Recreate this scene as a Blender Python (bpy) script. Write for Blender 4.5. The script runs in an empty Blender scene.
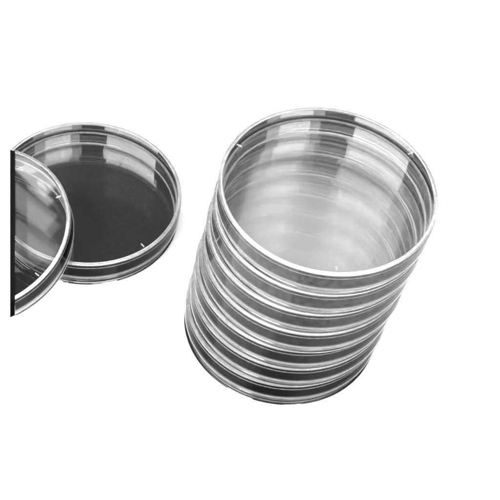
import bpy, bmesh, math, random
from mathutils import Vector, Matrix

random.seed(4)
MM = 0.001
sc = bpy.context.scene
col = sc.collection

# ------------------------------------------------------------------ camera
EL, ROLL, DIST, FPX = 0.8948, 0.1750, 690.0, 1430.0
fwd = Vector((0, math.cos(EL), -math.sin(EL)))
right = Vector((1, 0, 0))
up = right.cross(fwd)
cr, sr = math.cos(ROLL), math.sin(ROLL)
R = cr * right + sr * up
U = -sr * right + cr * up
CAM = -fwd * DIST                                   # millimetres
cd = bpy.data.cameras.new('camera')
cam = bpy.data.objects.new('camera', cd)
col.objects.link(cam)
m = Matrix.Identity(4)
for i in range(3):
    m[i][0], m[i][1], m[i][2], m[i][3] = R[i], U[i], -fwd[i], CAM[i] * MM
cam.matrix_world = m
cd.sensor_width = 36
cd.lens = FPX / 500 * 36
cd.clip_start = 0.01
cd.clip_end = 100
sc.camera = cam


# --------------------------------------------------------------- materials
def new_mat(name):
    mt = bpy.data.materials.new(name)
    mt.use_nodes = True
    nt = mt.node_tree
    nt.nodes.clear()
    out = nt.nodes.new('ShaderNodeOutputMaterial')
    return mt, nt, out


def plastic(name, tint, fres_ior, rough, haze, haze_col=0.8, scale=900.0, thin=False):
    """clear polystyrene: refraction + Fresnel gloss + a diffuse haze for fine scratches and painted-in brightness"""
    mt, nt, out = new_mat(name)
    N, L = nt.nodes.new, nt.links.new
    fr = N('ShaderNodeFresnel'); fr.inputs['IOR'].default_value = fres_ior
    if thin:
        # thin flat or gently curved wall: light goes straight on; same Fresnel from either side
        rf = N('ShaderNodeBsdfTransparent')
        ge = N('ShaderNodeNewGeometry')
        mr = N('ShaderNodeMapRange')
        mr.inputs['To Min'].default_value = fres_ior
        mr.inputs['To Max'].default_value = 1 / fres_ior
        L(ge.outputs['Backfacing'], mr.inputs['Value'])
        L(mr.outputs[0], fr.inputs['IOR'])
    else:
        rf = N('ShaderNodeBsdfRefraction'); rf.inputs['IOR'].default_value = 1.5
        rf.inputs['Roughness'].default_value = 0.0
    rf.inputs['Color'].default_value = (tint, tint, tint, 1)
    gl = N('ShaderNodeBsdfGlossy'); gl.inputs['Color'].default_value = (1, 1, 1, 1)
    gl.inputs['Roughness'].default_value = rough
    mx = N('ShaderNodeMixShader')
    L(fr.outputs[0], mx.inputs[0]); L(rf.outputs[0], mx.inputs[1]); L(gl.outputs[0], mx.inputs[2])
    tc = N('ShaderNodeTexCoord')
    nz = N('ShaderNodeTexNoise'); nz.inputs['Scale'].default_value = scale
    nz.inputs['Detail'].default_value = 6
    L(tc.outputs['Object'], nz.inputs['Vector'])
    rp = N('ShaderNodeMapRange')
    rp.inputs['From Min'].default_value = 0.3; rp.inputs['From Max'].default_value = 0.7
    rp.inputs['To Min'].default_value = haze * 0.5; rp.inputs['To Max'].default_value = haze * 1.5
    L(nz.outputs['Fac'], rp.inputs['Value'])
    df = N('ShaderNodeBsdfDiffuse'); df.inputs['Color'].default_value = (haze_col,) * 3 + (1,)
    m2 = N('ShaderNodeMixShader')
    L(rp.outputs[0], m2.inputs[0]); L(mx.outputs[0], m2.inputs[1]); L(df.outputs[0], m2.inputs[2])
    L(m2.outputs[0], out.inputs['Surface'])
    return mt


def matte(name, c, rough=0.9, spec=0.2, var=0.0):
    mt, nt, out = new_mat(name)
    b = nt.nodes.new('ShaderNodeBsdfPrincipled')
    b.inputs['Base Color'].default_value = (*c, 1)
    b.inputs['Roughness'].default_value = rough
    b.inputs['Specular IOR Level'].default_value = spec
    if var:
        nz = nt.nodes.new('ShaderNodeTexNoise'); nz.inputs['Scale'].default_value = 900
        rp = nt.nodes.new('ShaderNodeMixRGB')
        rp.inputs[1].default_value = (*[x * (1 - var) for x in c], 1)
        rp.inputs[2].default_value = (*[x * (1 + var) for x in c], 1)
        nt.links.new(nz.outputs['Fac'], rp.inputs[0])
        nt.links.new(rp.outputs[0], b.inputs['Base Color'])
    nt.links.new(b.outputs[0], out.inputs['Surface'])
    return mt


M_SHEET = plastic('clear_sheet_plastic', 0.985, 1.75, 0.045, 0.003, thin=True)
M_LIGHTENED = plastic('lightened_sheet_plastic', 0.995, 1.52, 0.03, 0.013, thin=True)  # haze paints in the light that reflections gather down the stack
M_CLEAR = plastic('glossy_sheet_plastic', 0.985, 1.75, 0.03, 0.002, thin=True)
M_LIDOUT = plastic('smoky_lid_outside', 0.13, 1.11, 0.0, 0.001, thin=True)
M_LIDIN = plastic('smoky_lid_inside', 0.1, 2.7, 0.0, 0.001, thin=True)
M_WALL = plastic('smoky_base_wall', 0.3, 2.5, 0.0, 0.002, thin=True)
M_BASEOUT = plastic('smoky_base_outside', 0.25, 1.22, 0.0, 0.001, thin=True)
M_RIM = plastic('lit_edge_plastic', 0.95, 1.5, 0.08, 0.13)  # white haze paints in the bright light lines along moulded edges
M_NUB = plastic('frosted_nub_plastic', 0.9, 1.5, 0.2, 0.16)
M_BLACK = matte('black_card', (0.004, 0.004, 0.004), 0.95, 0.0, 0.3)
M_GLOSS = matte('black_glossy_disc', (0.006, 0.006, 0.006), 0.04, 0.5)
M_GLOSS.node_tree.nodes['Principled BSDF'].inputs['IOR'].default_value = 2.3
M_FLOOR = matte('white_tabletop', (0.74, 0.74, 0.74), 0.03, 0.5, 0.01)
M_FLOOR.node_tree.nodes['Principled BSDF'].inputs['IOR'].default_value = 1.9


# ----------------------------------------------------------------- helpers
def tag(o, label=None, cat=None, group=None, kind=None):
    if label: o['label'] = label
    if cat: o['category'] = cat
    if group: o['group'] = group
    if kind: o['kind'] = kind


def link(name, bm, mats, parent=None, sharp=32):
    bmesh.ops.recalc_face_normals(bm, faces=bm.faces)
    me = bpy.data.meshes.new(name)
    bm.to_mesh(me); bm.free()
    for x in mats: me.materials.append(x)
    me.shade_smooth()
    me.set_sharp_from_angle(angle=math.radians(sharp))
    o = bpy.data.objects.new(name, me)
    col.objects.link(o)
    if parent: o.parent = parent
    return o


def lathe(profile, seg=256, slot=None):
    """closed (r, z) profile in mm revolved round z; a point with r == 0 lies on the axis"""
    bm = bmesh.new()
    rings = []
    pr, sl = [], []                               # support rings keep long faces truly flat when shaded smooth
    for i, p in enumerate(profile):
        q = profile[(i + 1) % len(profile)]
        v = slot(p, q) if slot else 0
        pr.append(p); sl.append(v)
        ln = math.hypot(q[0] - p[0], q[1] - p[1])
        if ln > 0.8 and not (p[0] == 0 and q[0] == 0):
            e = min(0.15, 0.12 * ln) / ln
            for t in (e, 1 - e):
                pr.append((p[0] + (q[0] - p[0]) * t, p[1] + (q[1] - p[1]) * t)); sl.append(v)
    profile = pr
    for r, z in profile:
        if r == 0:
            rings.append([bm.verts.new((0, 0, z * MM))])
        else:
            rings.append([bm.verts.new((r * MM * math.cos(2 * math.pi * k / seg),
                                        r * MM * math.sin(2 * math.pi * k / seg), z * MM)) for k in range(seg)])
    n = len(rings)
    for i in range(n):
        a, b = rings[i], rings[(i + 1) % n]
        if len(a) == 1 and len(b) == 1: continue
        for k in range(seg):
            k2 = (k + 1) % seg
            if len(a) == 1: f = bm.faces.new((a[0], b[k], b[k2]))
            elif len(b) == 1: f = bm.faces.new((a[k], b[0], a[k2]))
            else: f = bm.faces.new((a[k], b[k], b[k2], a[k2]))
            f.material_index = sl[i]
    return bm


def arc(cx, cz, r, a0, a1, n=5):
    return [(cx + r * math.cos(math.radians(a0 + (a1 - a0) * i / n)),
             cz + r * math.sin(math.radians(a0 + (a1 - a0) * i / n))) for i in range(n + 1)]


HT = 15.0                      # full height of one closed dish
WALL_R = 42.0


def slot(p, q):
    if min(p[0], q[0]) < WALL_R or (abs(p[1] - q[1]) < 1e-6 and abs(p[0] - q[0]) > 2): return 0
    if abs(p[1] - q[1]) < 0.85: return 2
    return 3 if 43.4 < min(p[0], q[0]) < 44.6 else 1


def lid_profile():
    p = [(0, 14.6), (43.25, 14.6)]
    p += arc(43.6, 14.62, 0.38, 180, 90, 4)[1:]          # raised stacking ridge
    p += [(44.1, 14.8)] + arc(44.65, 14.45, 0.35, 90, 0, 5)                  # rounded shoulder
    p += [(44.9, 14.3), (44.9, 12.9), (45.05, 12.7), (45.05, 12.5)]
    p += [(44.9, 12.3), (44.9, 6.0), (45.1, 5.6), (45.1, 5.3)] + arc(44.75, 5.1, 0.35, 0, -180, 6)
    p += [(44.3, 5.6), (44.15, 13.2)] + arc(43.85, 13.3, 0.3, 0, 90, 4) + [(0, 13.6)]
    return p


def base_profile():
    p = [(0, 1.7), (42.1, 1.7)] + arc(42.1, 2.1, 0.4, -90, 0, 5)
    p += [(42.6, 8.6)] + arc(43.2, 8.6, 0.6, 180, 0, 6)
    p += [(43.8, 2.9), (44.05, 2.7), (44.05, 2.4), (43.85, 2.2), (43.95, 0.9)] + arc(43.45, 0.5, 0.5, 0, -90, 5)
    p += [(43.0, 0.0), (42.6, 0.6), (0, 0.6)]
    return p


def nub_bm():
    """a short rounded rib lying along +x"""
    bm = bmesh.new()
    bmesh.ops.create_cube(bm, size=1.0)
    for v in bm.verts:
        v.co = Vector((v.co.x * 2.4, v.co.y * 0.5 * (0.8 if v.co.z > 0 else 1.2), v.co.z * 0.5)) * MM
    bmesh.ops.bevel(bm, geom=bm.edges[:], offset=0.14 * MM, segments=2, affect='EDGES')
    return bm


def cut_plane(px, Wi):
    """vertical saw cut along which the photograph's left-hand things end"""
    dr = fwd + R * ((px - 250) / FPX)
    nn = dr.cross(U).normalized()
    if nn.dot(R) < 0: nn = -nn
    return Wi @ (CAM * MM), Wi.to_3x3() @ nn


def keep(bm, px, side, Wi):
    co, no = cut_plane(px, Wi)
    r = bmesh.ops.bisect_plane(bm, geom=bm.verts[:] + bm.edges[:] + bm.faces[:], dist=1e-7, plane_co=co,
                               plane_no=no, clear_inner=(side > 0), clear_outer=(side < 0))
    ed = [e for e in r['geom_cut'] if isinstance(e, bmesh.types.BMEdge)]
    bmesh.ops.triangle_fill(bm, edges=ed, use_beauty=True)


def place(root, W):
    root.matrix_world = W
    return W.inverted()


NUB_Z = 14.95


def make_dish(nub_az, sheet):
    root = bpy.data.objects.new('petri_dish', None)
    root.empty_display_size = 0.02
    col.objects.link(root)
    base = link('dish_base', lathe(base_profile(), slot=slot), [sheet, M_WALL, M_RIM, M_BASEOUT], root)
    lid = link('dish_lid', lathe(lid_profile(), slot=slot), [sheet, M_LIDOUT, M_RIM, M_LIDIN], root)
    nub = None
    for k in range(3):
        if nub is None:
            n = nub = link('stacking_nub', nub_bm(), [M_NUB], lid)
        else:
            n = nub.copy(); col.objects.link(n); n.parent = lid
        a = math.radians(nub_az + 120 * k)
        n.location = (41.4 * MM * math.cos(a), 41.4 * MM * math.sin(a), 14.8 * MM)
        n.rotation_euler = (0, 0, a)
    return root


def copy_tree(o, parent=None):
    c = o.copy(); col.objects.link(c)
    if parent: c.parent = parent
    for ch in list(o.children):
        copy_tree(ch, c)
    return c


# ----------------------------------------------------------------- surface
bm = bmesh.new()
bmesh.ops.create_grid(bm, x_segments=4, y_segments=4, size=3.0)
table = link('tabletop', bm, [M_FLOOR])
tag(table, kind='structure')


def pad(x, y, r, z, label, cut=False):  # added disc that makes the inside of the dishes look dark
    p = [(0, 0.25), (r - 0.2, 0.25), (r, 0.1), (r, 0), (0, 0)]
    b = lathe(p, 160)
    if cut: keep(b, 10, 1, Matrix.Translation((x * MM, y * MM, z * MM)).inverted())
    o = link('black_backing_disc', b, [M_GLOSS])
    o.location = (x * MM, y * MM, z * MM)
    tag(o, label, 'backing disc', 'black discs added under the dishes to darken them')
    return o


# ------------------------------------------------------------------- stack
SX, SY = 19.3, -39.2
LX, LY = 8.38, -6.40
PZ = 0.35
pad(SX + 0.4, SY - 0.5, 44.8, 0.05, 'added thin black disc lying under the tall stack of dishes')
stack_labels = [
    'clear petri dish at the very bottom of the tall stack, blackest seen from the front',
    'clear petri dish second from the bottom of the tall stack',
    'clear petri dish third from the bottom of the tall stack',
    'clear petri dish in the exact middle of the seven-high stack',
    'clear petri dish third from the top of the tall stack',
    'clear petri dish second from the top, just under the uppermost lid of the stack',
    'clear petri dish on top of the tall stack, its whole round lid in view',
]
jit = [(0, 0), (.25, .1), (-.3, .15), (.35, -.2), (-.15, .1), (.2, .15), (0, 0)]
nubs = [75, 20, 98, 47, 5, 62, 40]
proto = None
N = 7
for i in range(N):
    t = (i + 0.5) / N
    d = make_dish(0, M_LIGHTENED) if proto is None else copy_tree(proto)
    proto = proto or d
    d.location = ((SX + LX * t + jit[i][0]) * MM, (SY + LY * t + jit[i][1]) * MM, (PZ + i * HT) * MM)
    d.rotation_euler = (0, 0, math.radians(nubs[i]))
    for part in d.children:                      # painted-in brightness: lid walls get more haze the higher the dish stands
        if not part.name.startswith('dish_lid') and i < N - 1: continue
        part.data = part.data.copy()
        if i == N - 1: part.data.materials[0] = M_SHEET      # the uppermost sheets go without the painted-in brightness
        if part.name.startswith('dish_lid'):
            part.data.materials[1] = plastic('lightened_lid_outside', 0.13, 1.06 + 0.017 * i, 0.0,
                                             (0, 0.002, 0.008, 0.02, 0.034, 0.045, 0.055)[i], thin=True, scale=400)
    tag(d, stack_labels[i], 'petri dish', 'petri dishes stacked and lying on white')

# --------------------------------------------------------------- left dish
pad(-81.26, 5.9, 44.4, 0.35, 'added thin black disc lying under the single flat dish on the left', True)
def cut_dish(W, px, nub_angles, sheet=M_SHEET):
    Wi = W.inverted()
    root = bpy.data.objects.new('petri_dish', None)
    root.empty_display_size = 0.02
    col.objects.link(root)
    root.matrix_world = W
    b = lathe(base_profile(), slot=slot); keep(b, px, 1, Wi); link('dish_base', b, [sheet, M_WALL, M_RIM, M_BASEOUT], root)
    b = lathe(lid_profile(), slot=slot); keep(b, px, 1, Wi); lid = link('dish_lid', b, [sheet, M_LIDOUT, M_RIM, M_LIDIN], root)
    nub = None
    for adeg in nub_angles:
        if nub is None: nub = k = link('stacking_nub', nub_bm(), [M_NUB], lid)
        else: k = nub.copy(); col.objects.link(k); k.parent = lid
        a = math.radians(adeg)
        k.location = (41.4 * MM * math.cos(a), 41.4 * MM * math.sin(a), 14.8 * MM)
        k.rotation_euler = (0, 0, a)
    return root


d = cut_dish(Matrix.Translation((-81.26 * MM, 5.9 * MM, 0.65 * MM)), 10, (80, -40))
tag(d, 'single clear petri dish lying flat left of the stack, dark floor inside', 'petri dish',
    'petri dishes stacked and lying on white')

# ------------------------------------- cut dish leaning on the left dish
pad(-124.6, -20.2, 42.5, 0.05, 'added thin black disc under the leaning dish at the left edge', True)
FX, FY, FZ, TX, TY = -123.6, -32.9, 10.4, -0.169, -0.149
n = Vector((math.sin(TX), math.sin(TY), 1)).normalized()
xa = Vector((0, 1, 0)).cross(n).normalized()
ya = n.cross(xa)
W = Matrix.Identity(4)
for i in range(3):
    W[i][0], W[i][1], W[i][2], W[i][3] = xa[i], ya[i], n[i], (FX, FY, FZ)[i] * MM
Wi = W.inverted()


root = cut_dish(W, 15, (28, -32), M_CLEAR)
tag(root, 'cut-off clear petri dish at the left edge, leaning over the single flat dish', 'petri dish',
    'petri dishes stacked and lying on white')
hull = [(0, 14.9), (43.4, 14.9), (44.6, 14.4), (44.9, 13.6), (44.9, 7.0), (43.6, 6.8), (43.5, 0.6), (43.0, 0.1), (0, 0.1)]
b = lathe(hull, 160); keep(b, 14.9, -1, Wi); keep(b, 10, 1, Wi)
cap = link('cut_edge', b, [M_BLACK], root)
cap['label'] = 'black flat strip closing the cut side'


# ------------------------------------------------------------------ lights
def softbox(name, az, el, dist, w, h, L_, tgt=(0, -0.02, 0.03)):
    """az measured from -y (the camera side) towards -x"""
    a, e = math.radians(az), math.radians(el)
    p = Vector((-math.sin(a) * math.cos(e), -math.cos(a) * math.cos(e), math.sin(e))) * dist
    ld = bpy.data.lights.new(name, 'AREA')
    ld.shape = 'RECTANGLE'; ld.size = w; ld.size_y = h
    ld.energy = L_ * math.pi * w * h
    o = bpy.data.objects.new(name, ld)
    col.objects.link(o)
    o.location = p + Vector(tgt)
    o.rotation_euler = (-p).to_track_quat('-Z', 'Y').to_euler()
    return o


softbox('window_light', 52, 51, 2.2, 2.0, 0.5, 31)
softbox('soft_light', -52, 51, 2.2, 1.7, 0.5, 5)
softbox('soft_light_core', -50, 51, 2.1, 0.9, 0.5, 7.5)
softbox('overhead_fill', 0, 88, 1.5, 1.6, 1.6, 8.5)  # added fill that keeps the tabletop white and thins the shadows


softbox('far_fill', 187, 54.5, 1.55, 0.24, 0.26, 0.7, (-0.02, 0, 0.06))  # added panel whose reflection brightens the middle of the stack


def fan_panel(name, c, a, b, L_):
    """a small added light for a fan-shaped reflection: centre, long edge and short edge in mm, facing the leaning dish"""
    a, b, c = Vector(a), Vector(b), Vector(c)
    z = (c - Vector((-125, -30, 20))).normalized()
    x = (a - z * a.dot(z)).normalized()
    y = z.cross(x)
    ld = bpy.data.lights.new(name, 'AREA')
    ld.shape = 'RECTANGLE'; ld.size = a.length * MM; ld.size_y = b.length * MM
    ld.energy = L_ * math.pi * ld.size * ld.size_y
    o = bpy.data.objects.new(name, ld)
    col.objects.link(o)
    M = Matrix.Identity(4)
    for i in range(3):
        M[i][0], M[i][1], M[i][2], M[i][3] = x[i], y[i], z[i], c[i] * MM
    o.matrix_world = M


fan_panel('fan_light', (-736, 555, 1262), (62, -40, 33), (-15, -26, 0), 1.2)  # added lights, mirrored as bright fans in the leaning dish
fan_panel('fan_light', (-729, 505, 1276), (62, -34, 31), (-14, -27, 1), 1.0)
fan_panel('fan_light', (-738, 608, 1249), (59, -46, 33), (-17, -25, -1), 3.0)

w = bpy.data.worlds.new('World'); sc.world = w
w.use_nodes = True
bg = w.node_tree.nodes['Background']
bg.inputs[0].default_value = (1, 1, 1, 1)
bg.inputs[1].default_value = 0.03

# ------------------------------------------------------------------ render
sc.view_settings.view_transform = 'Standard'
sc.view_settings.look = 'None'
sc.view_settings.exposure = 0
sc.view_settings.gamma = 1
sc.render.engine = 'CYCLES'
c = sc.cycles
c.max_bounces = 48; c.transmission_bounces = 48; c.glossy_bounces = 32; c.diffuse_bounces = 3
c.transparent_max_bounces = 64
c.caustics_reflective = True; c.caustics_refractive = True
c.sample_clamp_indirect = 10
c.use_denoising = True
c.pixel_filter_type = 'BLACKMAN_HARRIS'
c.filter_width = 2.2
c.denoising_input_passes = 'RGB'
